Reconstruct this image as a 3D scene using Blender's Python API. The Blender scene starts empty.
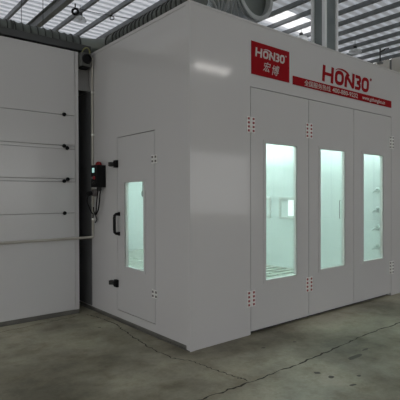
import bpy, bmesh, math, random
from mathutils import Vector, Matrix
random.seed(7)
S = bpy.context.scene
COL = S.collection
PI = math.pi

# ------------------------------------------------------------------ helpers
class MB:
    """collects shapes; build() links them as one mesh object"""
    def __init__(s, fn=None):
        s.v = []; s.f = []; s.m = []; s.fn = fn
    def add(s, vs, fs, mi=0):
        o = len(s.v)
        s.v += [(s.fn(*p) if s.fn else tuple(p)) for p in vs]
        s.f += [tuple(o + i for i in f) for f in fs]
        s.m += [mi] * len(fs)
        return s
    def box(s, x0, x1, y0, y1, z0, z1, mi=0):
        vs = [(x, y, z) for x in (x0, x1) for y in (y0, y1) for z in (z0, z1)]
        return s.add(vs, [(0,1,3,2),(4,6,7,5),(0,4,5,1),(2,3,7,6),(0,2,6,4),(1,5,7,3)], mi)
    def frame(s, u0, u1, v0, v1, a0, a1, b0, b1, w0, w1):
        """rectangular ring in (u, w, v): outer u0..u1 x v0..v1, hole a0..a1 x b0..b1, depth w0..w1"""
        vs = []
        for w in (w0, w1):
            vs += [(u0,w,v0),(u1,w,v0),(u1,w,v1),(u0,w,v1),(a0,w,b0),(a1,w,b0),(a1,w,b1),(a0,w,b1)]
        fs = []
        for i in range(4):
            j = (i + 1) % 4
            fs += [(i,j,4+j,4+i),(8+i,12+i,12+j,8+j),(i,8+i,8+j,j),(4+i,4+j,12+j,12+i)]
        return s.add(vs, fs)
    def prism(s, poly, a, b, mi=0):
        """polygon in (u, v) extruded in w from a to b"""
        n = len(poly)
        vs = [(u, a, v) for u, v in poly] + [(u, b, v) for u, v in poly]
        fs = [tuple(range(n)), tuple(range(2*n-1, n-1, -1))]
        fs += [(i, n+i, n+(i+1) % n, (i+1) % n) for i in range(n)]
        return s.add(vs, fs, mi)
    def rings(s, rs, closed=False, caps=True, mi=0):
        n = len(rs[0]); vs = [p for r in rs for p in r]; fs = []
        k = len(rs)
        for i in range(k if closed else k-1):
            j = (i + 1) % k
            for q in range(n):
                r = (q + 1) % n
                fs.append((i*n+q, i*n+r, j*n+r, j*n+q))
        if caps and not closed:
            fs += [tuple(range(n-1, -1, -1)), tuple((k-1)*n + i for i in range(n))]
        return s.add(vs, fs, mi)
    def tube(s, pts, r, n=12, closed=False, caps=True, mi=0):
        pts = [Vector(p) for p in pts]; k = len(pts)
        rad = r if isinstance(r, (list, tuple)) else [r]*k
        rs = []; nrm = None
        for i, p in enumerate(pts):
            if closed: t = pts[(i+1) % k] - pts[i-1]
            else: t = pts[min(i+1, k-1)] - pts[max(i-1, 0)]
            t.normalize()
            if nrm is None:
                nrm = t.orthogonal().normalized()
                if abs(t.z) < .9: nrm = (Vector((0,0,1)) - t*t.z).normalized()
            else:
                nrm = (nrm - t*nrm.dot(t)).normalized()
            bn = t.cross(nrm)
            rs.append([tuple(p + (nrm*math.cos(2*PI*q/n) + bn*math.sin(2*PI*q/n))*rad[i]) for q in range(n)])
        return s.rings(rs, closed, caps, mi)
    def lathe(s, prof, base, axis, n=20, mi=0, caps=True):
        """profile of (radius, height) about an axis"""
        ax = Vector(axis).normalized(); u = ax.orthogonal().normalized(); w = ax.cross(u); b = Vector(base)
        rs = [[tuple(b + ax*h + (u*math.cos(2*PI*q/n) + w*math.sin(2*PI*q/n))*max(r, 1e-4)) for q in range(n)] for r, h in prof]
        return s.rings(rs, False, caps, mi)
    def torus(s, c, axis, R, r, n=24, m=8):
        ax = Vector(axis).normalized(); u = ax.orthogonal().normalized(); w = ax.cross(u); c = Vector(c)
        return s.tube([c + (u*math.cos(2*PI*i/n) + w*math.sin(2*PI*i/n))*R for i in range(n)], r, m, closed=True)
    def build(s, name, mats, parent=None, bevel=0, smooth=True, recalc=True):
        me = bpy.data.meshes.new(name)
        me.from_pydata(s.v, [], s.f)
        mats = mats if isinstance(mats, (list, tuple)) else [mats]
        for m in mats: me.materials.append(m)
        for p, mi in zip(me.polygons, s.m): p.material_index = mi
        if recalc:
            bm = bmesh.new(); bm.from_mesh(me)
            bmesh.ops.recalc_face_normals(bm, faces=bm.faces); bm.to_mesh(me); bm.free()
        if smooth:
            for p in me.polygons: p.use_smooth = True
            me.set_sharp_from_angle(angle=math.radians(38))
        o = bpy.data.objects.new(name, me); COL.objects.link(o)
        if bevel:
            md = o.modifiers.new('bevel', 'BEVEL'); md.width = bevel; md.segments = 2; md.limit_method = 'ANGLE'
            md.angle_limit = math.radians(50)
        if parent is not None:
            o.parent = parent
            o.matrix_parent_inverse = Matrix.Translation(-Vector(parent_loc(parent)))
        return o
def parent_loc(o):
    return Vector(o.location) if o.type == 'EMPTY' else Vector((0,0,0))   # a part stands at the world origin
def tag(o, label, cat, group=None):
    o['label'] = label; o['category'] = cat
    if group: o['group'] = group
    return o
def thing(name, label, cat, loc=(0,0,0), group=None):
    o = bpy.data.objects.new(name, None); COL.objects.link(o); o.location = loc
    o.empty_display_size = .1
    return tag(o, label, cat, group)
def struct(o):
    o['kind'] = 'structure'; return o
def child(mb, name, mat, parent, label=None, bevel=0):
    o = mb.build(name, mat, parent, bevel)
    if label: o['label'] = label
    return o
def dup_tree(o, offset, parent=None):
    c = o.copy(); COL.objects.link(c)
    if parent is None: c.location = Vector(o.location) + Vector(offset)
    else:
        c.parent = parent
        if 'label' in o: c['label'] = o['label']
    for ch in list(o.children): dup_tree(ch, offset, c)
    return c
F = lambda u, w, v: (u, -w, v)            # front of the booth: w is outward
L = lambda u, w, v: (-w, u, v)            # left side of the booth: u runs along Y, w outward

# ------------------------------------------------------------------ materials
def nodes(name):
    m = bpy.data.materials.new(name); m.use_nodes = True
    nt = m.node_tree; return m, nt, nt.nodes['Principled BSDF']
def mat(name, col, rough=.5, metal=0, spec=.5, var=0, scale=4, bump=0, bscale=30, detail=3, stretch=(1,1,1)):
    m, nt, b = nodes(name)
    b.inputs['Base Color'].default_value = (*col, 1)
    b.inputs['Roughness'].default_value = rough
    b.inputs['Metallic'].default_value = metal
    b.inputs['Specular IOR Level'].default_value = spec
    tc = nt.nodes.new('ShaderNodeTexCoord'); mp = nt.nodes.new('ShaderNodeMapping')
    mp.inputs['Scale'].default_value = stretch
    nt.links.new(tc.outputs['Object'], mp.inputs['Vector'])
    if var:
        n = nt.nodes.new('ShaderNodeTexNoise'); n.inputs['Scale'].default_value = scale; n.inputs['Detail'].default_value = detail
        nt.links.new(mp.outputs['Vector'], n.inputs['Vector'])
        r = nt.nodes.new('ShaderNodeValToRGB')
        r.color_ramp.elements[0].position = .3; r.color_ramp.elements[1].position = .7
        r.color_ramp.elements[0].color = (*[c*(1-var) for c in col], 1)
        r.color_ramp.elements[1].color = (*[min(1, c*(1+var)) for c in col], 1)
        nt.links.new(n.outputs['Fac'], r.inputs['Fac']); nt.links.new(r.outputs['Color'], b.inputs['Base Color'])
    if bump:
        n = nt.nodes.new('ShaderNodeTexNoise'); n.inputs['Scale'].default_value = bscale; n.inputs['Detail'].default_value = 2
        nt.links.new(mp.outputs['Vector'], n.inputs['Vector'])
        bp = nt.nodes.new('ShaderNodeBump'); bp.inputs['Strength'].default_value = bump; bp.inputs['Distance'].default_value = .02
        nt.links.new(n.outputs['Fac'], bp.inputs['Height']); nt.links.new(bp.outputs['Normal'], b.inputs['Normal'])
    return m
def emit(name, col, st):
    m, nt, b = nodes(name)
    b.inputs['Base Color'].default_value = (*col, 1)
    b.inputs['Emission Color'].default_value = (*col, 1); b.inputs['Emission Strength'].default_value = st
    return m
def glass_mat():
    m = bpy.data.materials.new('window glass'); m.use_nodes = True
    nt = m.node_tree; nt.nodes.clear()
    o = nt.nodes.new('ShaderNodeOutputMaterial'); mx = nt.nodes.new('ShaderNodeMixShader')
    t = nt.nodes.new('ShaderNodeBsdfTransparent'); t.inputs['Color'].default_value = (.95, .98, .97, 1)
    g = nt.nodes.new('ShaderNodeBsdfGlossy'); g.inputs['Roughness'].default_value = .03
    fr = nt.nodes.new('ShaderNodeFresnel'); fr.inputs['IOR'].default_value = 1.45
    ge_ = nt.nodes.new('ShaderNodeNewGeometry'); mr = nt.nodes.new('ShaderNodeMapRange')   # same index seen from both faces of the pane
    mr.inputs['To Min'].default_value = 1.45; mr.inputs['To Max'].default_value = 1/1.45
    nt.links.new(ge_.outputs['Backfacing'], mr.inputs['Value']); nt.links.new(mr.outputs[0], fr.inputs['IOR'])
    nt.links.new(fr.outputs[0], mx.inputs[0]); nt.links.new(t.outputs[0], mx.inputs[1]); nt.links.new(g.outputs[0], mx.inputs[2])
    nt.links.new(mx.outputs[0], o.inputs[0]); return m
def sheet_mat(name, col, trans, tcol):
    """thin roof sheet that lets part of the daylight through"""
    m = bpy.data.materials.new(name); m.use_nodes = True
    nt = m.node_tree; nt.nodes.clear()
    o = nt.nodes.new('ShaderNodeOutputMaterial'); mx = nt.nodes.new('ShaderNodeMixShader'); mx.inputs[0].default_value = trans
    d = nt.nodes.new('ShaderNodeBsdfDiffuse'); d.inputs['Color'].default_value = (*col, 1)
    t = nt.nodes.new('ShaderNodeBsdfTranslucent'); t.inputs['Color'].default_value = (*tcol, 1)
    nt.links.new(d.outputs[0], mx.inputs[1]); nt.links.new(t.outputs[0], mx.inputs[2]); nt.links.new(mx.outputs[0], o.inputs[0])
    return m
def floor_mat():
    m, nt, b = nodes('worn concrete')
    tc = nt.nodes.new('ShaderNodeTexCoord')
    mp = nt.nodes.new('ShaderNodeMapping'); mp.inputs['Location'].default_value = FLOOR_SHIFT
    nt.links.new(tc.outputs['Object'], mp.inputs['Vector'])
    def noise(sc, det, rough=.6):
        n = nt.nodes.new('ShaderNodeTexNoise'); n.inputs['Scale'].default_value = sc; n.inputs['Detail'].default_value = det
        n.inputs['Roughness'].default_value = rough
        nt.links.new(mp.outputs['Vector'], n.inputs['Vector']); return n
    def ramp(n, p0, c0, p1, c1):
        r = nt.nodes.new('ShaderNodeValToRGB'); r.color_ramp.elements[0].position = p0; r.color_ramp.elements[1].position = p1
        r.color_ramp.elements[0].color = (*c0, 1); r.color_ramp.elements[1].color = (*c1, 1)
        nt.links.new(n.outputs['Fac'], r.inputs['Fac']); return r
    a = ramp(noise(.9, 7), .36, FLOOR_A, .64, FLOOR_B)
    s = ramp(noise(4.2, 5, .7), .30, (.62, .58, .5), .52, (1, 1, 1))
    g = ramp(noise(34, 4), .3, (.86, .86, .84), .7, (1.0, 1.0, 1.0))
    m1 = nt.nodes.new('ShaderNodeMix'); m1.data_type = 'RGBA'; m1.blend_type = 'MULTIPLY'; m1.inputs[0].default_value = .8
    m2 = nt.nodes.new('ShaderNodeMix'); m2.data_type = 'RGBA'; m2.blend_type = 'MULTIPLY'; m2.inputs[0].default_value = 1
    nt.links.new(a.outputs[0], m1.inputs[6]); nt.links.new(s.outputs[0], m1.inputs[7])
    nt.links.new(m1.outputs[2], m2.inputs[6]); nt.links.new(g.outputs[0], m2.inputs[7])
    nt.links.new(m2.outputs[2], b.inputs['Base Color'])
    rr = ramp(noise(2.2, 4), .3, (.42,)*3, .7, (.62,)*3); nt.links.new(rr.outputs[0], b.inputs['Roughness'])
    bp = nt.nodes.new('ShaderNodeBump'); bp.inputs['Strength'].default_value = .12; bp.inputs['Distance'].default_value = .02
    nt.links.new(noise(18, 5).outputs['Fac'], bp.inputs['Height']); nt.links.new(bp.outputs['Normal'], b.inputs['Normal'])
    b.inputs['Specular IOR Level'].default_value = .4
    return m
FLOOR_A = (.165, .152, .108); FLOOR_B = (.47, .445, .335); FLOOR_SHIFT = (7.4, 3.8, 0)  # worn mottling, shifted so its pale part stands for light by the doors

M = dict(
    panel=mat('white enamel panel', (.55, .546, .55), .085, spec=.5, bump=.006, bscale=3),
    panel2=mat('white enamel door', (.54, .538, .542), .16, spec=.4, bump=.015, bscale=3),
    trim=mat('white trim', (.66, .65, .64), .3),
    wtrim=mat('pale window trim', (.74, .74, .72), .35),
    gasket=mat('dark gasket', (.03, .03, .03), .8),
    base=mat('zinc base channel', (.12, .118, .105), .6, var=.2),
    inner=mat('inner white panel', (.84, .87, .865), .22, spec=.45, bump=.01, bscale=2),
    grate=mat('galvanised grating', (.50, .50, .46), .55, var=.1),
    pit=mat('pit filter', (.20, .24, .15), .9),
    black=mat('black plastic', (.006, .006, .007), .5, spec=.15),
    blackm=mat('black rubber', (.015, .015, .015), .7),
    red=mat('red vinyl', (.27, .0025, .007), .6, spec=.1),
    white=mat('white vinyl', (.52, .50, .48), .5, spec=.2),
    redcap=mat('red cap', (.26, .03, .04), .4),
    greycap=mat('grey cap', (.12, .11, .11), .5),
    redglass=mat('red beacon plastic', (.20, .008, .010), .25),
    redbtn=mat('red button plastic', (.30, .015, .025), .4),
    screen=emit('lit screen', (.55, .95, .9), .75),
    dull=mat('dull nickel', (.66, .69, .68), .35), silver=mat('brushed metal', (.62, .62, .60), .3, metal=1),
    galv=mat('galvanised steel', (.46, .49, .49), .27, metal=.9, var=.06, scale=3),
    riser=mat('dull galvanised sheet', (.24, .27, .27), .3, metal=.8, var=.15, scale=3), ring=mat('zinc seam ring', (.42, .44, .44), .35, metal=.4), angle=mat('bright zinc angle', (.8, .82, .83), .4, metal=.3), galvdark=mat('dark duct inside', (.16, .18, .17), .4, metal=1),
    flex=mat('dark grey flexible duct', (.085, .097, .088), .5, var=.2, scale=6),
    flexel=mat('grey green duct elbow', (.17, .19, .175), .45, var=.1), flexband=mat('black duct band', (.02, .022, .02), .5),
    steel=mat('dark painted steel', (.045, .048, .05), .5),
    greyp=mat('grey filler panel', (.25, .25, .25), .5), boxg=mat('grey housing', (.10, .105, .10), .5), shade=mat('painted gap shade', (.13, .135, .14), .6),
    pipe=mat('cream conduit', (.42, .405, .36), .45),
    cable=mat('green yellow cable', (.22, .22, .09), .5),
    purlin=mat('grey purlin', (.19, .205, .215), .5, var=.1),
    rafter=mat('grey rafter', (.22, .235, .24), .5, var=.1),
    clad=mat('beige cladding', (.74, .71, .66), .6),
    lampw=sheet_mat('white acrylic reflector', (.85, .87, .88), .55, (.95, .97, 1)), board=mat('white board', (.85, .87, .88), .4),
    crack=mat('crack dirt', (.05, .045, .033), .95),
    stain=mat('oil stain', (.085, .078, .058), .6),
    glass=glass_mat(), pane_glow=emit('painted pane glow', (.95, 1, .98), 1.5), lamp=emit('lit lamp diffuser', (1, .96, .92), 44),
    tube=emit('fluorescent diffuser', (.81, 1.0, .965), 96),
    roof=sheet_mat('white roof sheet', (.76, .77, .80), .50, (.74, .76, .82)),
    ribshade=sheet_mat('shaded rib sheet', (.66, .68, .70), .27, (.70, .74, .80)),
    roofdim=sheet_mat('dimmed roof sheet', (.72, .74, .76), .20, (.70, .74, .80)),  # less translucent copy of the roof sheet, set to darken the upper hall
    sky=sheet_mat('clear rooflight sheet', (.9, .92, .95), .95, (.97, .98, 1)),
    concrete=floor_mat(),
)

# ------------------------------------------------------------------ camera
cd = bpy.data.cameras.new('camera'); cam = bpy.data.objects.new('camera', cd); COL.objects.link(cam)
yaw, pit, rol = math.radians(50.638), math.radians(-.52), math.radians(-.16)
fw = Vector((math.cos(yaw)*math.cos(pit), math.sin(yaw)*math.cos(pit), math.sin(pit)))
rt = Vector((math.sin(yaw), -math.cos(yaw), 0)); up = rt.cross(fw)
r2 = rt*math.cos(rol) + up*math.sin(rol); u2 = up*math.cos(rol) - rt*math.sin(rol)
cam.matrix_world = Matrix(((r2.x, u2.x, -fw.x, -2.667), (r2.y, u2.y, -fw.y, -3.4016), (r2.z, u2.z, -fw.z, 1.5), (0,0,0,1)))
cd.sensor_width = 36; cd.sensor_height = 36; cd.lens = 450.57/400*36; cd.clip_start = .05; cd.clip_end = 200
S.camera = cam

# ------------------------------------------------------------------ world
w = bpy.data.worlds.new('daylight'); S.world = w; w.use_nodes = True
wb = w.node_tree.nodes['Background']
wb.inputs['Color'].default_value = (1.0, .992, .982, 1); wb.inputs['Strength'].default_value = 3.2
S.view_settings.view_transform = 'Standard'; S.view_settings.look = 'None'; S.view_settings.gamma = 1
S.view_settings.exposure = -.97

# ------------------------------------------------------------------ the hall
HZ = 9.5
OPL = (-18, 16, 4.6); OPF = (-10.5, 22.3, 4.6)      # wide openings in the walls behind the camera
X0, X1, Y0, Y1 = -11.0, 22.8, -21.0, 24.0
fl = MB()
fl.add([(-32, -34, 0), (X1+.3, -34, 0), (X1+.3, Y1+.3, 0), (-32, Y1+.3, 0)], [(0,1,2,3)])
def ribbon(pts, wid, seed, z=.0012, mi=1, sub=9, jit=.014):
    rnd = random.Random(seed); P = []
    for (a, b) in zip(pts[:-1], pts[1:]):
        for i in range(sub): P.append((a[0]+(b[0]-a[0])*i/sub, a[1]+(b[1]-a[1])*i/sub))
    P.append(pts[-1]); vs = []
    for i, p in enumerate(P):
        q0 = P[max(i-1, 0)]; q1 = P[min(i+1, len(P)-1)]
        d = Vector((q1[0]-q0[0], q1[1]-q0[1])).normalized(); n = Vector((-d.y, d.x))
        c = Vector(p) + n*rnd.uniform(-jit, jit)
        h = wid*rnd.uniform(.25, 1.0)*(.3 if i in (0, len(P)-1) else 1)
        vs += [(*(c+n*h), z), (*(c-n*h), z)]
    fl.add(vs, [(2*i, 2*i+1, 2*i+3, 2*i+2) for i in range(len(P)-1)], mi)
ribbon([(-.16,1.93),(-.146,1.811),(-.112,1.662),(-.097,1.311),(-.144,1.041),(-.178,.788),(-.238,.38),(-.233,-.02),(-.14,-.2),(-.122,-.46),(-.083,-.714),(-.06,-.835)], .009, 3)
ribbon([(-.80,-.845),(-.53,-.847),(-.181,-.862),(.194,-.863),(.691,-.856),(1.249,-.822),(1.921,-.781),(2.496,-.806),(3.4,-.80),(5,-.79)], .011, 5, jit=.012)
ribbon([(-1.9,1.86),(-1.16,1.85),(-.6,1.9),(-.25,1.93)], .006, 8, jit=.02)
def blob(cx, cy, rx, ry, seed, mi=2):
    rnd = random.Random(seed); n = 18
    rr = [rnd.uniform(.5, 1.1) for _ in range(n)]
    rr = [(rr[i-1]+2*rr[i]+rr[(i+1) % n])/4 for i in range(n)]
    fl.add([(cx+rx*rr[i]*math.cos(2*PI*i/n), cy+ry*rr[i]*math.sin(2*PI*i/n), .0008) for i in range(n)], [tuple(range(n))], mi)
for args in ((1.088,-1.087,.14,.035,1),(.502,-1.091,.03,.03,2),(.521,-1.216,.035,.03,3),(.519,-1.42,.04,.02,4),(1.35,-1.04,.06,.02,5),(.72,-1.35,.025,.02,6),(1.0,-.45,.03,.02,7),(-.30,1.30,.025,.02,9),(2.35,-.95,.05,.03,10),(.62,-.37,.03,.02,11)):
    blob(*args)
struct(fl.build('floor', [M['concrete'], M['crack'], M['stain']], recalc=False))

def sheet(y0, y1, mi, mb, x0=X0, x1=X1):
    """ribbed sheet, ribs along X"""
    pitch, hgt = .43, .11
    n = max(1, round((y1-y0)/pitch)); p = (y1-y0)/n; prof = []
    for i in range(n):
        y = y0 + i*p
        prof += [(y, 0), (y+p*.52, 0), (y+p*.58, hgt), (y+p*.94, hgt)]
    prof.append((y1, 0))
    vs = []
    for y, h in prof: vs += [(x0, y, HZ+h), (x1, y, HZ+h)]
    fs = [(2*i, 2*i+1, 2*i+3, 2*i+2) for i in range(len(prof)-1)]
    if mi == 1: mb.add(vs, fs, 1)
    else:
        mb.add(vs, fs, mi)
        for i in range(len(fs)):                # rib faces take a darker sheet, painting in their shade
            if i % 4: mb.m[-len(fs)+i] = 2
SKY = [(-17.95, -16.75), (9.3, 10.65)]
ce = MB()
sheet(Y0, -17.95, 3, ce)
sheet(-17.95, -16.75, 3, ce, X0, 13.7); sheet(-17.95, -16.75, 1, ce, 13.7, 17.2); sheet(-17.95, -16.75, 3, ce, 17.2, X1)
sheet(-16.75, -6.4, 3, ce); sheet(-4.2, 9.3, 3, ce)
sheet(-6.4, -4.2, 3, ce, X0, -.5); sheet(-6.4, -4.2, 1, ce, -.5, 9); sheet(-6.4, -4.2, 3, ce, 9, X1)  # clear strip over the camera, added to brighten the floor by the doors
sheet(9.3, 10.65, 3, ce, X0, 12.45); sheet(9.3, 10.65, 1, ce, 12.45, 16.3); sheet(9.3, 10.65, 3, ce, 16.3, X1)
sheet(10.65, Y1, 0, ce)
struct(ce.build('ceiling', [M['roof'], M['sky'], M['ribshade'], M['roofdim']], recalc=False, smooth=False))
k = 0
for i in range(-12, 18):
    x = 3.45 + 1.1*i
    k += 1
    m = MB()
    if i in (1, -8):      # a deep rafter
        m.box(x-.01, x+.01, Y0, Y1, HZ-.42, HZ-.004)
        m.box(x-.12, x+.12, Y0, Y1, HZ-.44, HZ-.42)
        m.box(x-.12, x+.12, Y0, Y1, HZ-.022, HZ-.004)
        o = m.build('trim_%d' % k, M['rafter'], smooth=False)
    else:                  # C-section purlin
        m.prism([(x-.05, HZ-.004), (x+.05, HZ-.004), (x+.05, HZ-.03), (x+.044, HZ-.03), (x+.044, HZ-.012), (x-.044, HZ-.012),
                 (x-.044, HZ-.182), (x+.044, HZ-.182), (x+.044, HZ-.16), (x+.05, HZ-.16), (x+.05, HZ-.19), (x-.05, HZ-.19)], Y0, Y1)
        o = m.build('trim_%d' % k, M['purlin'], smooth=False)
    struct(o)
wr = MB()
wr.box(X1+.06, X1+.16, Y0, Y1, 0, HZ-.002, 1)
y = Y0
while y < Y1-.01:
    y2 = min(y+1.0, Y1)
    wr.box(X1, X1+.06, y+.08, y2-.08, 0, HZ-.002)
    y += 1.0
struct(wr.build('wall_right', [M['clad'], M['greyp']], smooth=False))
wk = MB(); wk.box(X0, X1, Y1+.06, Y1+.16, 0, HZ-.002)
x = X0
while x < X1-.01:
    wk.box(x+.03, min(x+1.0, X1)-.03, Y1, Y1+.06, 0, HZ-.002); x += 1.0
struct(wk.build('wall_back', M['clad'], smooth=False))

wl = MB(lambda u, w_, v: (X0-w_, u, v)); wl.frame(Y0, Y1, 0, HZ-.002, OPL[0], OPL[1], .001, OPL[2], 0, .15)
struct(wl.build('wall_left', M['clad'], smooth=False))
wf = MB(lambda u, w_, v: (u, Y0-w_, v)); wf.frame(X0, X1, 0, HZ-.002, OPF[0], OPF[1], .001, OPF[2], 0, .15)
struct(wf.build('wall_front', M['clad'], smooth=False))

# ------------------------------------------------------------------ the spray booth
BW, BD, BH = 4.65, 7.2, 3.369
D0, DA, DB, D1, DT = .831, 1.836, 2.823, 3.824, 2.667
SA, SB, SZ0, SZ1 = .609, 1.412, .138, 2.197
booth = thing('spray_booth', 'large white paint spray booth with three glazed front doors and a side door', 'spray booth', (2.3, 3.6, 0))
G = .007
T = .05
m = MB(F); m.box(.004, D0-G, -T, 0, .0, BH); child(m, 'wall_panel', M['panel'], booth)
m = MB(F); m.box(D1+G, BW, -T, 0, .0, BH); child(m, 'wall_panel', M['panel'], booth)
m = MB(F); m.box(D0-G, D1+G, -T, 0, DT+G, BH); child(m, 'wall_panel', M['panel'], booth)
m = MB(F); m.frame(D0-.05, D1+.05, -.01, DT+.05, D0+.05, D1-.05, .07, DT-.05, -T-.03, -T-.001); child(m, 'door_frame', M['gasket'], booth)
m = MB(L); m.frame(.0, BD, .045, BH, SA-G, SB+G, SZ0-G, SZ1+G, -T, 0); child(m, 'wall_panel', M['panel'], booth)
m = MB(L); m.frame(SA-.04, SB+.04, SZ0-.04, SZ1+.04, SA+.05, SB-.05, SZ0+.05, SZ1-.05, -T-.03, -T-.001); child(m, 'door_frame', M['gasket'], booth)
m = MB(); m.box(BW-T, BW, T, BD, 0, BH); child(m, 'wall_panel', M['panel'], booth)
m = MB(); m.box(T, BW-T, BD-T, BD, 0, BH); child(m, 'wall_panel', M['panel'], booth)
m = MB(); m.box(T, BW-T, T, BD-T, BH-T, BH-.001); child(m, 'roof_panel', M['panel'], booth)
# folded corner post and base channels
m = MB(); m.prism([(-.006, -.006), (.045, -.006), (.045, -.001), (-.001, -.001), (-.001, .055), (-.006, .055)], 0, 1)
cp = MB(); vs = [(-.006,-.006),(.045,-.006),(.045,-.0005),(-.0005,-.0005),(-.0005,.055),(-.006,.055)]
cp.add([(a, b, .0) for a, b in vs]+[(a, b, BH+.004) for a, b in vs], [(0,1,2,3,4,5)[::-1], (6,7,8,9,10,11)]+[(i, (i+1) % 6, 6+(i+1) % 6, 6+i) for i in range(6)])
child(cp, 'corner_post', M['panel'], booth)
m = MB(L); m.box(.0, BD, -.04, -.008, 0, .045).box(.0, BD, -.04, .012, 0, .008); child(m, 'base_channel', M['base'], booth)
m = MB(L); m.box(.058, BD, -.02, .006, BH-.03, BH+.004); child(m, 'top_trim', M['panel'], booth)
m = MB(F); m.box(.048, BW, -.02, .004, BH-.018, BH+.004); child(m, 'top_trim', M['panel'], booth)
# lining
LX0, LX1, LY0, LY1, LZ = .09, 4.45, .09, 7.1, 2.95
m = MB(); m.box(LX1, LX1+.03, LY0, LY1, .03, LZ); child(m, 'inner_wall', M['inner'], booth)
m = MB(); m.box(LX0, LX1, LY1, LY1+.03, .03, LZ); child(m, 'inner_wall', M['inner'], booth)
m = MB(L); m.frame(LY0, LY1, .03, LZ, SA+.02, SB-.02, SZ0+.02, SZ1-.02, -LX0, -.055-T+.025); child(m, 'inner_wall', M['inner'], booth)
m = MB(F); m.frame(LX0, LX1, .03, LZ, D0+.05, D1-.05, .031, DT-.05, -LY0, -.085); child(m, 'inner_wall', M['inner'], booth)
m = MB(); m.box(LX0, LX1, LY0, LY1, LZ, LZ+.03); child(m, 'inner_ceiling', M['inner'], booth)
m = MB(); m.box(LX0, LX1, LY0, LY1, .004, .015); child(m, 'filter_floor', M['pit'], booth)
m = MB()
y = LY0+.03
while y < LY1-.02:
    m.box(LX0+.002, LX1-.002, y, y+.11, .02, .05); y += .20
for x in [LX0+.01, 1.0, 1.9, 2.8, 3.7, LX1-.05]:
    m.box(x, x+.04, LY0, LY1, .018, .0505)
gr = child(m, 'floor_grating', M['grate'], booth)
# inside side lights
def side_light(sx, y):
    cx = LX1-.14 if sx > 0 else LX0+.14
    a = MB(); b = MB()
    c, s_ = math.cos(PI/4), math.sin(PI/4)
    def loc(u, v):  # u across the lamp, v outward (down and inwards)
        return (cx + (-sx)*(v*c) + sx*(u*c)*1.0, LZ-.16 - v*s_ + u*s_)
    def bar(mb, u0, u1, v0, v1, ya, yb):
        q = [loc(u0, v0), loc(u1, v0), loc(u1, v1), loc(u0, v1)]
        mb.add([(p[0], ya, p[1]) for p in q]+[(p[0], yb, p[1]) for p in q], [(3,2,1,0),(4,5,6,7)]+[(i,(i+1) % 4,4+(i+1) % 4,4+i) for i in range(4)])
    bar(a, -.17, .17, -.02, .02, y-.62, y+.62)
    bar(a, -.17, -.15, .02, .045, y-.62, y+.62); bar(a, .15, .17, .02, .045, y-.62, y+.62)
    bar(b, -.14, .14, .021, .03, y-.58, y+.58)
    o = child(a, 'light_fixture', M['trim'], booth)
    child(b, 'light_diffuser', M['tube'], o, 'glowing pale green white diffuser')
for sx in (-1, 1):
    for y in (.95, 2.65, 4.35, 6.05): side_light(sx, y)
# hatches and grab bar on the inside wall
def hatch(y0, y1, z0, z1, lit):
    fn = lambda u, w_, v: (LX1-w_, u, v)
    a = MB(fn); a.frame(y0, y1, z0, z1, y0+.05, y1-.05, z0+.05, z1-.05, 0, .03)
    o = child(a, 'wall_hatch', M['wtrim'], booth, bevel=.004)
    b = MB(fn); b.box(y0+.05, y1-.05, .001, .008, z0+.05, z1-.05); child(b, 'hatch_board', M['inner'], o)
    if not lit: return
    b = MB(fn); b.box(y0+.065, y0+.195, .008, .014, z0+.075, z1-.065); child(b, 'hatch_glow', M['pane_glow'], o, 'small glowing patch for a reflection')  # glowing patch standing in for a reflection on the hatch
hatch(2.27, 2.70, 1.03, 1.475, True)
hatch(2.93, 3.36, 1.03, 1.475, False)
m = MB(); m.tube([(LX1, 1.277, 1.09), (LX1-.03, 1.277, 1.09), (LX1-.03, 1.277, 1.41), (LX1, 1.277, 1.41)], .006, 8); child(m, 'grab_bar', M['greycap'], booth, 'dark grab bar on the inner wall')
m = MB(); m.tube([(3.8, 6.9, LZ), (3.8, 6.9, 1.62)], .012, 8); m.lathe([(.01, 0), (.03, .02), (.035, .12), (.02, .16)], (3.8, 6.9, 1.48), (0,0,1), 12); child(m, 'pull_cord', M['greycap'], booth, 'grey hanging cord with a weighted end')

# door leaves on the front
def hinge(fn, u, v, wdt, hgt, parent, cap, knuckle=.014, rows=4, cols=1):
    """two leaves, a knuckle between them and screw caps on each leaf"""
    a = MB(fn)
    a.box(u-wdt/2, u-knuckle, .0005, .009, v-hgt/2, v+hgt/2)
    a.box(u+knuckle, u+wdt/2, .0005, .009, v-hgt/2, v+hgt/2)
    n = 10
    for q in range(3):
        z0 = v-hgt/2+hgt*q/3+.003; z1 = v-hgt/2+hgt*(q+1)/3-.003
        rs = [[(u+knuckle*math.cos(2*PI*i/n), .010+knuckle*.8*math.sin(2*PI*i/n), z) for i in range(n)] for z in (z0, z1)]
        a.rings(rs)
    for s_ in (-1, 1):
        for r in range(rows):
            for c in range(cols):
                cu = u + s_*(knuckle + (wdt/2-knuckle)*(c+.5)/cols); cv = v-hgt/2+hgt*(r+.5)/rows
                hs = min(.0115, hgt/rows*.3)
                a.box(cu-hs*1.05, cu+hs*1.05, .0085, .014, cv-hs, cv+hs, 1)
    child(a, 'hinge', [M['wtrim'], cap], parent, 'pale double leaf hinge with %s screw caps' % cap.name.split()[0])
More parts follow.
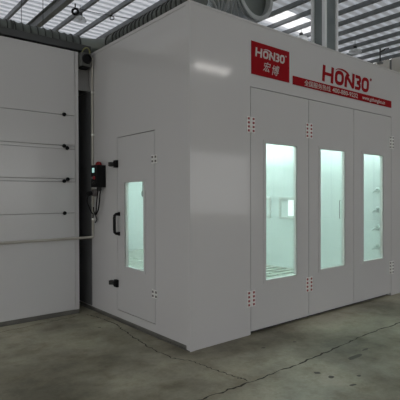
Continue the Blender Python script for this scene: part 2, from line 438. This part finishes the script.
def door_leaf(u0, u1, a0, a1, b0, b1, label):
    a = MB(F); a.frame(u0, u1, .036, DT, a0, a1, b0, b1, -T+.004, 0)
    o = child(a, 'door_leaf', M['panel2'], booth, label)
    t = MB(F); t.frame(a0-.022, a1+.022, b0-.022, b1+.022, a0+.012, a1-.012, b0+.012, b1-.012, .0005, .008)
    child(t, 'window_frame', M['panel2'], o)
    t = MB(F); t.frame(a0+.0005, a1-.0005, b0+.0005, b1-.0005, a0+.012, a1-.012, b0+.012, b1-.012, -T+.006, .0078)
    child(t, 'window_reveal', M['wtrim'], o, 'pale inner edge of the window')
    g = MB(F); g.box(a0+.010, a1-.010, -.030, -.024, b0+.010, b1-.010); child(g, 'window_pane', M['glass'], o, 'clear glass pane')
    return o
d1 = door_leaf(D0, DA-.005, 1.052, 1.612, .550, 2.094, 'left door leaf, next to the booth corner')
d2 = door_leaf(DA+.004, DB-.005, 2.055, 2.612, .562, 2.094, 'middle door leaf')
d3 = door_leaf(DB+.004, D1, 3.046, 3.594, .570, 2.092, 'right door leaf with wall nozzles seen behind it')
for v in (2.262, .392):
    hinge(F, D0-.003, v, .118, .172, d1, M['redcap'])
for v in (2.288, .418):
    hinge(F, DA, v, .125, .18, d2, M['redcap'])
for v in (2.290, .420):
    hinge(F, D1+.003, v, .118, .19, d3, M['greycap'])
# side door
a = MB(L); a.frame(SA, SB, SZ0, SZ1, .811, 1.237, .662, 1.672, -T+.004, 0)
sd = child(a, 'side_door', M['panel2'], booth, 'narrow white service door with a tall window')
t = MB(L); t.frame(.79, 1.258, .641, 1.693, .823, 1.225, .674, 1.660, .0005, .008); child(t, 'window_frame', M['panel2'], sd)
t = MB(L); t.frame(.8115, 1.2365, .6625, 1.6715, .823, 1.225, .674, 1.660, -T+.006, .0078); child(t, 'window_reveal', M['wtrim'], sd, 'pale inner edge of the window')
g = MB(L); g.box(.821, 1.227, -.030, -.024, .672, 1.662); child(g, 'window_pane', M['glass'], sd, 'clear glass pane')
a = MB(L); a.tube([(1.372, 0, 1.285), (1.372, .045, 1.285), (1.372, .062, 1.27), (1.372, .066, 1.24), (1.372, .066, 1.10), (1.372, .062, 1.07), (1.372, .045, 1.055), (1.372, 0, 1.055)], .018, 10)
a.box(1.35, 1.394, .0, .012, 1.265, 1.31); a.box(1.35, 1.394, .0, .012, 1.03, 1.075)
child(a, 'handle', M['black'], sd, 'black pull handle', bevel=0)
for v in (1.893, .456):
    hinge(L, SA-.003, v, .10, .09, sd, M['greycap'], .010, 2, 1)
def latch(v):
    a = MB(L); a.box(1.385, 1.452, .0, .035, v-.045, v+.045); a.box(1.40, 1.44, .035, .05, v-.03, v+.03)
    o = child(a, 'door_latch', M['black'], booth, 'black roller latch beside the side door', bevel=.005)
    b = MB(L); b.box(1.44, 1.51, .010, .042, v-.022, v+.022); b.lathe([(.014, 0), (.03, .005), (.03, .05), (.014, .055)], (1.515, .034, v-.0275), (0, 0, 1), 14)
    child(b, 'latch_roller', M['blackm'], o)
latch(1.887); latch(.452)

# nozzles on the inside wall behind the right door leaf
def nozzle(z, label):
    t = thing('wall_nozzle', label, 'nozzle', (LX1, .56, z), 'metal nozzles inside the booth')
    a = MB(); a.lathe([(.045, 0), (.045, .01), (.02, .014), (.02, .06)], (LX1, .56, z), (-1, 0, 0), 14); child(a, 'flange', M['dull'], t)
    b = MB(); b.tube([(LX1-.05, .56, z), (LX1-.07, .575, z-.004), (LX1-.08, .62, z-.03)], [.018, .024, .014], 10)
    b.lathe([(.016, 0), (.029, .01), (.029, .035), (.01, .055)], (LX1-.06, .545, z+.015), (-.2, -.6, .7), 12); child(b, 'spout', M['dull'], t)
    return t
for z, w_ in ((1.575, 'topmost of four metal nozzles behind the right door window'), (1.253, 'second metal nozzle from the top behind the right door window'),
              (.949, 'third metal nozzle from the top behind the right door window'), (.632, 'lowest of four metal nozzles behind the right door window')):
    nozzle(z, w_)

# ------------------------------------------------------------------ writing on the booth
def text_mesh(txt, size, x, z, mat_, parent, name, w_=.004, label=None, width=None, off=0, shear=0, fn=F):
    cu = bpy.data.curves.new('t', 'FONT'); cu.body = txt; cu.size = size; cu.offset = off; cu.shear = shear
    cu.extrude = .0008; cu.resolution_u = 3
    to = bpy.data.objects.new('t', cu); COL.objects.link(to)
    dg = bpy.context.evaluated_depsgraph_get(); dg.update()
    me = bpy.data.meshes.new_from_object(to.evaluated_get(dg))
    bpy.data.objects.remove(to); bpy.data.curves.remove(cu)
    xs = [v.co.x for v in me.vertices]; sx = 1 if not width else width/(max(xs)-min(xs)); mn = min(xs)
    for v in me.vertices:
        c = v.co.copy(); v.co = fn(x+(c.x-mn)*sx, w_+c.z, z+c.y)
    me.name = name; me.materials.clear(); me.materials.append(mat_)
    o = bpy.data.objects.new(name, me); COL.objects.link(o); o.parent = parent
    o.matrix_parent_inverse = Matrix.Translation(-parent_loc(parent))
    if label: o['label'] = label
    return o
def stroke(mb, pts, wd, closed, w0, w1):
    """flat stroke of even width along a polyline in (u, v)"""
    n = len(pts); P = [Vector(p) for p in pts]; A = []; B = []
    for i in range(n):
        if closed: d0 = P[i]-P[i-1]; d1 = P[(i+1) % n]-P[i]
        else: d0 = P[i]-P[max(i-1, 0)] if i else P[1]-P[0]; d1 = P[i+1]-P[i] if i < n-1 else d0
        d0 = d0.normalized(); d1 = d1.normalized(); n0 = Vector((-d0.y, d0.x)); n1 = Vector((-d1.y, d1.x))
        b = (n0+n1).normalized(); q = (wd if not isinstance(wd, list) else wd[i])/2/max(.5, b.dot(n0))
        A.append(P[i]+b*q); B.append(P[i]-b*q)
    vs = [(p.x, w1, p.y) for p in A]+[(p.x, w1, p.y) for p in B]+[(p.x, w0, p.y) for p in A]+[(p.x, w0, p.y) for p in B]
    fs = []
    for i in range(n if closed else n-1):
        j = (i+1) % n
        fs += [(i, j, n+j, n+i), (2*n+i, 3*n+i, 3*n+j, 2*n+j), (i, 2*n+i, 2*n+j, j), (n+i, n+j, 3*n+j, 3*n+i)]
    if not closed: fs += [(0, n, 3*n, 2*n), (n-1, 3*n-1, 4*n-1, 2*n-1)]
    mb.add(vs, fs)
def round_rect(x0, x1, z0, z1, r, n=5):
    P = []
    for cx, cz, a in ((x1-r, z1-r, 0), (x0+r, z1-r, 90), (x0+r, z0+r, 180), (x1-r, z0+r, 270)):
        P += [(cx+r*math.cos(math.radians(a+90*i/n)), cz+r*math.sin(math.radians(a+90*i/n))) for i in range(n+1)]
    return P
def logo_letters(x0, z0, wid, hgt, mat_, parent, w0, w1, st=.235):
    """five heavy letters in a row, third one with an arc springing over it from the second"""
    sl = .10*hgt
    sk = lambda P: [(x+ (z-z0)/hgt*sl, z) for x, z in P]
    t = st*hgt; h = t/2; q_ = (wid-sl)/235
    x = x0
    def fin(mb): child(mb, 'letter', mat_, parent)
    cw = 50*q_
    a = MB(F)   # H
    stroke(a, sk([(x+h, z0), (x+h, z0+hgt)]), t, False, w0, w1); stroke(a, sk([(x+cw-h, z0), (x+cw-h, z0+hgt)]), t, False, w0, w1)
    stroke(a, sk([(x+t-.001, z0+hgt*.5), (x+cw-t+.001, z0+hgt*.5)]), t*.8, False, w0, w1); fin(a)
    x += 58*q_; cw = 43*q_
    a = MB(F)   # O
    stroke(a, sk(round_rect(x+h, x+cw-h, z0+h, z0+hgt*.93-h, cw*.28)), t*.95, True, w0, w1); fin(a)
    ox = x; x += 49*q_; cw = 48*q_
    a = MB(F)   # N
    stroke(a, sk([(x+h, z0), (x+h, z0+hgt*.66)]), t, False, w0, w1); stroke(a, sk([(x+cw-h, z0+hgt*.05), (x+cw-h, z0+hgt)]), t, False, w0, w1)
    stroke(a, sk([(x+h*.9, z0+hgt*.80), (x+cw-h*.9, z0+hgt*.08)]), t*.9, False, w0, w1*1.02); fin(a)
    a = MB(F)   # the arc
    n = 14; pts = []; wd = []
    for i in range(n+1):
        s_ = i/n; th = math.radians(160-145*s_)
        pts.append((ox+cw*.72+cw*.72*math.cos(th), z0+hgt*.84+hgt*.24*math.sin(th) - hgt*.16*s_*s_)); wd.append(t*(.12+.62*s_))
    stroke(a, sk(pts), wd, False, w0, w1); child(a, 'arc', mat_, parent)
    x += 54*q_
    cw = 30*q_
    a = MB(F)   # B without its stem
    r = hgt*.16
    P = [(x, z0+hgt-h), (x+cw-h-r*.6, z0+hgt-h)]
    P += [(x+cw-h-r+r*math.cos(math.radians(q)), z0+hgt*.72+ (hgt*.28-h)*math.sin(math.radians(q))) for q in (60, 30, 0, -30, -60)]
    P += [(x+cw*.30, z0+hgt*.51)]
    P2 = [(x+cw*.30, z0+hgt*.51)] + [(x+cw-h-r+r*math.cos(math.radians(q)), z0+hgt*.28+(hgt*.28-h)*math.sin(math.radians(q))) for q in (60, 30, 0, -30, -60)] + [(x+cw-h-r*.6, z0+h), (x, z0+h)]
    stroke(a, sk(P), t*.85, False, w0, w1); stroke(a, sk(P2), t*.85, False, w0, w1*1.02); fin(a)
    x += 34*q_
    cw = 40*q_
    a = MB(F)
    stroke(a, sk(round_rect(x+h, x+cw-h, z0+h, z0+hgt-h, cw*.28)), t*.95, True, w0, w1); fin(a)
    x += cw+6*q_
    x += sl*.8
    a = MB(F)   # registered mark
    rr = hgt*.085
    stroke(a, [(x+rr+rr*math.cos(2*PI*i/14), z0+hgt*.95+rr*math.sin(2*PI*i/14)) for i in range(14)], rr*.35, True, w0, w1)
    child(a, 'mark', mat_, parent)
    text_mesh('R', rr*1.5, x+rr*.62, z0+hgt*.95-rr*.5, mat_, parent, 'mark', (w0+w1)/2)
sb = thing('sign_board', 'square red sign with white lettering at top left above the front doors', 'sign', (1.15, 0, 2.99))
a = MB(F); a.box(.838, 1.467, .001, .006, 2.812, 3.168); child(a, 'board', M['red'], sb)
logo_letters(.895, 3.01, .49, .098, M['white'], sb, .0062, .0085)
text_mesh('\u5b8f', .115, 1.02, 2.880, M['white'], sb, 'character', .0075, off=.0002, shear=.25)
text_mesh('\u535a', .125, 1.165, 2.862, M['white'], sb, 'character', .0075, off=.0002, shear=.25)
ss = thing('sign_strip', 'long narrow red strip with a white phone number above the front doors', 'sign', (2.67, 0, 2.85))
a = MB(F); a.box(1.530, 3.819, .001, .006, 2.805, 2.906); child(a, 'board', M['red'], ss)
text_mesh('\u5168\u56fd\u670d\u52a1\u70ed\u7ebf', .075, 1.745, 2.828, M['white'], ss, 'lettering', .0072, 'white Chinese characters', .53, off=.0002)
text_mesh('400-880-9232', .082, 2.318, 2.828, M['white'], ss, 'lettering', .0072, 'white phone number', .59, off=.0004)
text_mesh('www.gzhongbo.cn', .075, 3.024, 2.832, M['white'], ss, 'lettering', .0072, 'white web address', .605, off=.0006, shear=.2)
sl_ = thing('sign_lettering', 'large red letters on the white fascia above the red strip', 'sign', (2.67, 0, 3.04))
logo_letters(2.105, 2.937, 1.10, .205, M['red'], sl_, .0005, .006)

# ------------------------------------------------------------------ control box, conduit and cables on the side wall
cb = thing('control_box', 'black control box with lit screen and red beacon on the side wall', 'control box', (0, 1.80, 1.61))
m = MB(L); m.box(1.700, 1.862, .004, .125, 1.612, 1.888); m.box(1.72, 1.842, .125, .129, 1.63, 1.875); child(m, 'body', M['black'], cb, bevel=.006)
m = MB(L); m.box(1.762, 1.82, .1285, .131, 1.795, 1.852); child(m, 'screen', M['screen'], cb, 'small lit pale green screen')
m = MB(L); m.lathe([(.022, 0), (.022, .01), (.014, .016)], (1.762, .128, 1.728), (0, 1, 0), 14); child(m, 'button', M['redbtn'], cb, 'red push button')
m = MB(L); m.lathe([(.018, 0), (.018, .01), (.012, .014)], (1.815, .128, 1.728), (0, 1, 0), 14); child(m, 'button', M['greycap'], cb, 'grey push button')
m = MB(L); m.lathe([(.02, 0), (.02, .012), (.010, .016), (.010, .03)], (1.775, .128, 1.665), (0, 1, 0), 14); child(m, 'switch', M['blackm'], cb)
m = MB(L); m.lathe([(.042, 0), (.042, .010), (.038, .016), (.036, .028), (.025, .042), (.006, .047)], (1.78, .06, 1.888), (0, 0, 1), 18); child(m, 'beacon', M['redglass'], cb, 'red beacon dome')
for u in (1.80, 1.74):
    m = MB(L); m.lathe([(.018, 0), (.018, .035), (.012, .05)], (u, .06, 1.612), (0, 0, -1), 12); child(m, 'cable_gland', M['blackm'], cb)
sk_ = thing('cable_socket', 'dark round socket with a plug hanging below the control box', 'socket', (0, 1.96, 1.56))
m = MB(L); m.lathe([(.05, 0), (.05, .03), (.044, .06), (.03, .062)], (1.955, .004, 1.545), (0, 1, 0), 18); child(m, 'socket_body', M['greycap'], sk_)
m = MB(L); m.lathe([(.028, 0), (.032, .04), (.02, .07)], (1.955, .066, 1.545), (.3, .9, -.3), 14); child(m, 'plug', M['black'], sk_)
def catmull(P, sub=8):
    P = [Vector(p) for p in P]; out = []
    for i in range(len(P)-1):
        a, b, c, d = P[max(i-1, 0)], P[i], P[i+1], P[min(i+2, len(P)-1)]
        for j in range(sub):
            t = j/sub
            out.append(.5*((2*b)+(c-a)*t+(2*a-5*b+4*c-d)*t*t+(3*b-a-3*c+d)*t**3))
    out.append(P[-1]); return out
def cable(name, pts, r, mt, label, cat='cable', fn=L, group=None):
    m = MB(); m.tube([Vector(fn(*p)) for p in catmull(pts)], r, 8)
    return tag(m.build(name, mt), label, cat, group)
cable('power_cable', [(1.80,.06,1.565),(1.81,.07,1.47),(1.85,.06,1.40),(1.91,.03,1.34),(1.93,.03,1.26),(1.90,.03,1.20),(1.94,.03,1.16)], .0085, M['black'], 'black cable looping from the left underside of the control box')
cable('power_cable', [(1.74,.06,1.565),(1.745,.07,1.44),(1.80,.06,1.33),(1.87,.055,1.27),(1.93,.05,1.29),(1.95,.05,1.36)], .0085, M['black'], 'black cable hanging in a wide loop from the right underside of the control box')
cable('power_cable', [(1.955,.12,1.51),(1.985,.12,1.44),(1.97,.10,1.36),(1.93,.085,1.29),(1.89,.085,1.27),(1.90,.085,1.22)], .0085, M['black'], 'black cable drooping from the plug of the round socket')
# cream conduit: down the wall, round the corner of the gap and along the neighbouring booth
cd_ = thing('conduit_pipe', 'cream conduit running down the side wall and along the neighbouring booth', 'pipe', (-.03, 2.03, .96))
m = MB(); m.tube([(-.018, 2.035, 3.30), (-.018, 2.035, .99)], .014, 12); child(m, 'vertical_pipe', M['pipe'], cd_)
m = MB(); m.tube([(-.018, 2.035, .99), (-.020, 2.034, .972), (-.04, 2.033, .966), (-.06, 2.033, .965)], .017, 12); child(m, 'elbow', M['pipe'], cd_)
m = MB(); m.tube([(-.06, 2.033, .965), (-5.3, 2.033, .965)], .016, 12); child(m, 'horizontal_pipe', M['pipe'], cd_)
for z in (2.85, 2.3, 1.2):
    m = MB(); m.box(-.010, -.001, 1.995, 2.075, z-.012, z+.012); m.tube([(-.018, 2.035, z-.012), (-.018, 2.035, z+.012)], .019, 12); child(m, 'pipe_clip', M['silver'], cd_)

# ------------------------------------------------------------------ neighbouring booth on the left
NY, NX, NH, NL = 2.058, -.202, 3.345, -5.6
nb = thing('spray_booth', 'neighbouring white booth on the left with a closed sectional door', 'spray booth', (-2.9, 5, 0))
m = MB(); m.box(NX-.05, NX, NY, 9.0, .05, NH); child(m, 'wall_panel', M['panel2'], nb)
m = MB(); m.box(NL, NL+.05, NY+.05, 9.0, .05, NH); child(m, 'wall_panel', M['panel2'], nb)
m = MB(); m.box(NL+.05, NX-.05, 8.95, 9.0, .05, NH); child(m, 'wall_panel', M['panel2'], nb)
m = MB(); m.box(NL+.05, NX-.05, NY+.05, 8.95, NH-.05, NH-.002); child(m, 'roof_panel', M['panel2'], nb)
m = MB(); m.box(NL, NX, NY+.010, NY+.04, 0, .05).box(NX-.04, NX-.012, NY+.04, 9, 0, .05).box(NL, NX, NY-.012, NY+.01, 0, .008); child(m, 'base_channel', M['base'], nb)
m = MB(); m.box(NL, NX-.05, NY+.0125, NY+.045, .05, NH); child(m, 'backing_frame', M['greyp'], nb)
secs = [(.052, 1.286), (1.290, 1.680), (1.722, 2.093), (2.139, 2.519), (2.523, NH)]
EX = NX-.044
for i, (z0, z1) in enumerate(secs):
    top = NX-.001 if i == 4 else EX-.004
    m = MB(); m.box(NL, EX-.004, NY-.004, NY+.012, z0, z1)
    child(m, 'door_section', M['panel2'], nb, bevel=.004)
for z0, z1 in ((1.684, 1.718), (2.097, 2.135)):
    m = MB(); m.box(NL, EX-.004, NY+.002, NY+.012, z0, z1); child(m, 'joint_strip', M['panel2'], nb, bevel=.002)
m = MB(); m.box(EX, NX-.051, NY+.0, NY+.012, .05, NH).box(EX, NX, NY-.003, NY-.0002, .05, NH); child(m, 'door_jamb', M['panel2'], nb)
for x, z in ((-.399, 2.524), (-.401, 2.131), (-.362, 2.106), (-.403, 1.690), (-.358, 1.714), (-.399, 1.289)):
    m = MB(); m.lathe([(.012, 0), (.012, .012), (.023, .014), (.025, .022), (.021, .034), (.01, .036)], (x, NY-.003, z), (0, -1, 0), 16); child(m, 'knob', M['black'], nb, 'black round knob')
m = MB(); m.box(NL, -.03, NY-.02, NY+.05, 3.362, 3.368).box(NL, -.03, NY-.02, NY-.012, 3.362, 3.446).box(NL, -.03, NY-.02, NY+.05, 3.44, 3.446)
tag(m.build('steel_channel', M['steel'], bevel=.002), 'dark steel channel along the top of the left booth', 'beam')
# filler panel and small box in the gap between the booths
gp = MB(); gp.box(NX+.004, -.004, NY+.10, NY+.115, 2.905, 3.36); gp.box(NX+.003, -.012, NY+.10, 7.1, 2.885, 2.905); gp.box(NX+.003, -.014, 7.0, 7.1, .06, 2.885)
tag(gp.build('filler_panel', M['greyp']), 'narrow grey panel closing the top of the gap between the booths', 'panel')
gs = MB(L); gs.box(NY+.04, 6.9, .0015, .010, .06, 2.88)  # thin dark sheet standing in for the shade inside the gap
tag(gs.build('gap_shade', M['shade']), 'dark sheet standing in for shade on the booth wall inside the narrow gap', 'panel')
hb = thing('sounder_box', 'small grey box with a round black opening high in the gap between booths', 'box', (-.1, 2.05, 3.16))
m = MB(); m.box(-.19, -.055, 1.985, 2.15, 3.165, 3.335); child(m, 'housing', M['boxg'], hb, bevel=.008)
m = MB(); m.lathe([(.062, 0), (.064, .02), (.052, .03), (.048, .012)], (-.118, 1.985, 3.255), (0, -1, 0), 20); child(m, 'opening_ring', M['black'], hb, 'black ring around the opening')
m = MB(); m.box(-.18, -.065, 1.995, 2.13, 3.152, 3.165); child(m, 'base_plate', M['black'], hb)
cable('earth_cable', [(-.16,2.02,3.335),(-.16,2.0,3.365),(-.13,1.98,3.395),(-.095,1.98,3.39),(-.07,1.995,3.36),(-.07,2.0,3.335)], .009, M['cable'], 'green and yellow cable looped over the small grey box', fn=lambda a, b, c: (a, b, c))

# ------------------------------------------------------------------ ducts over the booths
def ribbed(name, pts, r, mt, pitch=.09, n=18, amp=.007):
    """resample a path and give it rounded ribs"""
    P = [Vector(p) for p in pts]; L_ = [0]
    for a, b in zip(P[:-1], P[1:]): L_.append(L_[-1]+(b-a).length)
    step = pitch/6; k = int(L_[-1]/step); Q = []; R_ = []; j = 0
    for i in range(k+1):
        s_ = i*step
        while j < len(P)-2 and L_[j+1] < s_: j += 1
        t = (s_-L_[j])/max(1e-6, L_[j+1]-L_[j]); Q.append(P[j].lerp(P[j+1], t)); R_.append(r+amp*(abs(math.sin(PI*s_/pitch))-.6))
    m = MB(); m.tube(Q, R_, n); return m
ZD = 3.497; RD = .112
fd = thing('flexible_duct', 'dark ribbed duct turning the corner along the tops of both booths', 'duct', (-.0, 2.25, ZD-.125))
m = ribbed('d', [(-5.4, 2.25, ZD), (-.13, 2.25, ZD)], RD, None); child(m, 'duct_run', M['flex'], fd)
m = MB(); m.tube([(-.13+.35*math.sin(q), 2.25-.35*(1-math.cos(q)), ZD) for q in [PI/2*i/12 for i in range(13)]], .108, 18); child(m, 'elbow', M['flexel'], fd)
m = ribbed('d', [(.22, 1.90, ZD), (.22, .10, ZD)], RD, None); child(m, 'duct_run', M['flex'], fd)
for (c, ax) in (((-.13, 2.25, ZD), (1,0,0)), ((.22, 1.90, ZD), (0,1,0)), ((-.23, 2.25, ZD), (1,0,0)), ((-.98, 2.25, ZD), (1,0,0))):
    m = MB(); m.torus(c, ax, .114, .012, 28, 8); child(m, 'duct_band', M['flexband'], fd, 'black band around the duct')
for i in range(11):
    m = MB(); m.torus((-1.13+.09*i, 2.25, ZD), (1, 0, 0), .113, .009, 28, 6); child(m, 'duct_band', M['flexband'], fd, 'black band around the duct')
for i in range(18):
    m = MB(); m.torus((.22, .19+.09*i, ZD), (0, 1, 0), .113, .010, 28, 6); child(m, 'duct_band', M['flexband'], fd, 'black band around the duct')
# big galvanised elbow with an open end
R = .31
ge = thing('duct_elbow', 'large galvanised duct elbow with a dark open end on the booth roof', 'duct', (.85, 1.05, BH))
def arc_path():
    P = [(.85, 1.05, BH+.005), (.85, 1.05, 3.755)]
    P += [(.85+.36*(1-math.cos(q)), 1.05, 3.755+.36*math.sin(q)) for q in [PI/2*i/8 for i in range(1, 9)]]
    P += [(1.215+.38*math.sin(q), 1.05-.38*(1-math.cos(q)), 4.115) for q in [math.radians(92)*i/8 for i in range(0, 9)]]
    return P
AP = arc_path()
m = MB(); m.tube(AP, R, 28, caps=False); 
e0 = child(m, 'duct_body', M['galv'], ge)
for i in (1, 3, 5, 7, 9, 11, 13, 15, 17):
    p = Vector(AP[i]); t = (Vector(AP[i+1])-Vector(AP[i-1])).normalized()
    m = MB(); m.torus(p, t, R+.004, .014, 32, 8); child(m, 'seam_ring', M['ring'], ge)
pe = Vector(AP[-1]); te = (Vector(AP[-1])-Vector(AP[-2])).normalized()
m = MB(); m.lathe([(R-.012, -.10), (R-.012, .004), (R+.035, .004), (R+.035, .022), (R-.02, .022), (R-.02, -.09)], pe, te, 36); child(m, 'flange', M['ring'], ge, 'bright rim of the open end')
m = MB(); m.lathe([(R-.022, -.06), (R*.5, -.045), (.05, -.04), (.05, -.02), (.0, -.015)], pe, te, 36); child(m, 'damper_plate', M['galvdark'], ge, 'dark plate inside the open end')
# rectangular riser
rd = thing('exhaust_duct', 'upright rectangular galvanised duct rising from the booth roof to the ceiling', 'duct', (3.45, .9, BH))
m = MB(); m.box(3.29, 3.60, .80, 1.012, BH+.005, 9.25); child(m, 'duct_body', M['riser'], rd, bevel=.004)
for (x, y) in ((3.29, .80), (3.60, .80), (3.29, 1.012), (3.60, 1.012)):
    m = MB(); m.box(x-.026, x+.026, y-.026, y+.026, BH+.02, 9.24); child(m, 'corner_angle', M['angle'], rd, 'bright corner angle')
for z in (BH+.012, 4.9, 6.4):
    m = MB(); m.frame(3.25, 3.64, .76, 1.052, 3.291, 3.599, .801, 1.011, z, z+.04)
    m.v = [(a, c, b) for a, b, c in m.v]
    child(m, 'duct_flange', M['galv'], rd)

# ------------------------------------------------------------------ hanging under the hall roof
def pendant(x, y, z, label, r=.27):
    t = thing('pendant_lamp', label, 'lamp', (x, y, z), 'white pendant lamps under the hall roof')
    m = MB(); m.lathe([(r, 0), (r*.97, .03), (r*.75, .12), (r*.4, .17), (.09, .19)], (x, y, z), (0, 0, 1), 24, caps=False); child(m, 'reflector', M['lampw'], t)
    m = MB(); m.lathe([(.07, .18), (.09, .2), (.09, .32), (.03, .36)], (x, y, z), (0, 0, 1), 16); child(m, 'lamp_housing', M['steel'], t, 'dark lamp housing')
    m = MB(); m.tube([(x, y, z+.34), (x, y, HZ-.02)], .012, 8); child(m, 'rod', M['steel'], t)
    m = MB(); m.lathe([(.02, .15), (.07, .12), (.08, .06), (.04, .02), (.0, .015)], (x, y, z), (0, 0, 1), 14); child(m, 'bulb', M['lampw'], t)
    return t
pendant(5.46, 14.36, 8.83, 'white pendant lamp at upper left, below a black cable coil', .27)
pendant(18.1, 9.4, 8.80, 'white pendant lamp right of the galvanised riser', .33)
pendant(14.7, 10.15, 8.90, 'white pendant lamp just left of the galvanised riser below the rooflights', .36)
def coil(x, y, z, R_, r, label):
    m = MB()
    for a in (0, .25, -.2): m.torus((x, y, z), (-.62+a, -.77, .1+a*.3), R_, r, 24, 8)
    m.tube([(x, y, z+R_), (x, y, z+R_+.2)], r*.6, 6)
    return tag(m.build('cable_coil', M['black']), label, 'cable', 'coils of cable under the hall roof')
coil(5.05, 13.93, 8.97, .12, .04, 'thick black cable coil hanging beside the upper left pendant lamp')
coil(6.68, 13.88, 9.1, .085, .018, 'small thin cable coil hanging right of the upper left pendant lamp')
cable('roof_cable', [(4.70,14.33,9.23),(5.1,14.1,9.2),(6.0,14.05,9.20),(6.68,13.88,9.2),(8.6,13.4,9.22)], .012, M['black'], 'thin dark cable strung under the roof at upper left', fn=lambda a, b, c: (a, b, c))
for x, y, la in ((3.36, 15.3, 'thin wire hanging from the roof, left of the rafter at upper left'), (4.02, 14.7, 'thin wire hanging from the roof in front of the rafter at upper left')):
    m = MB(); m.tube([(x, y, HZ-.02), (x, y, 7.9)], .012, 8); m.lathe([(.02, 0), (.02, .03)], (x, y, 7.88), (0, 0, 1), 8)
    tag(m.build('hanging_wire', M['steel']), la, 'wire', 'wires hanging from the hall roof')
for x, w_ in ((14.35, 'lit ceiling panel lamp in the hall behind the camera, nearest of three'), (15.3, 'lit ceiling panel lamp in the hall behind the camera, middle of three'), (16.25, 'lit ceiling panel lamp in the hall behind the camera, farthest of three')):
    t = thing('panel_lamp', w_, 'lamp', (x, -17.3, 9.2), 'lit panel lamps behind the camera')
    m = MB(); m.box(x-.34, x+.34, -17.62, -16.98, 9.2, 9.27); m.box(x-.03, x+.03, -17.33, -17.27, 9.27, 9.48); child(m, 'housing', M['steel'], t)
    m = MB(); m.box(x-.30, x+.30, -17.56, -17.04, 9.19, 9.1995); child(m, 'diffuser', M['lamp'], t, 'lit white diffuser')
hr = thing('hanging_rod', 'dark rod with a hook hanging from the roof at far right', 'rod', (20.2, 9.2, 8.6))
m = MB(); m.tube([(20.2, 9.2, HZ-.02), (20.2, 9.2, 8.62)], .035, 8); child(m, 'rod', M['steel'], hr)
m = MB(); m.tube([(20.2, 9.2, 9.2), (20.4, 9.02, 9.35), (20.55, 8.9, 9.38)], .04, 8); child(m, 'hook', M['steel'], hr)
m = MB(); m.box(20.08, 20.32, 9.08, 9.32, 8.55, 8.66); child(m, 'end_fitting', M['greyp'], hr, bevel=.01)
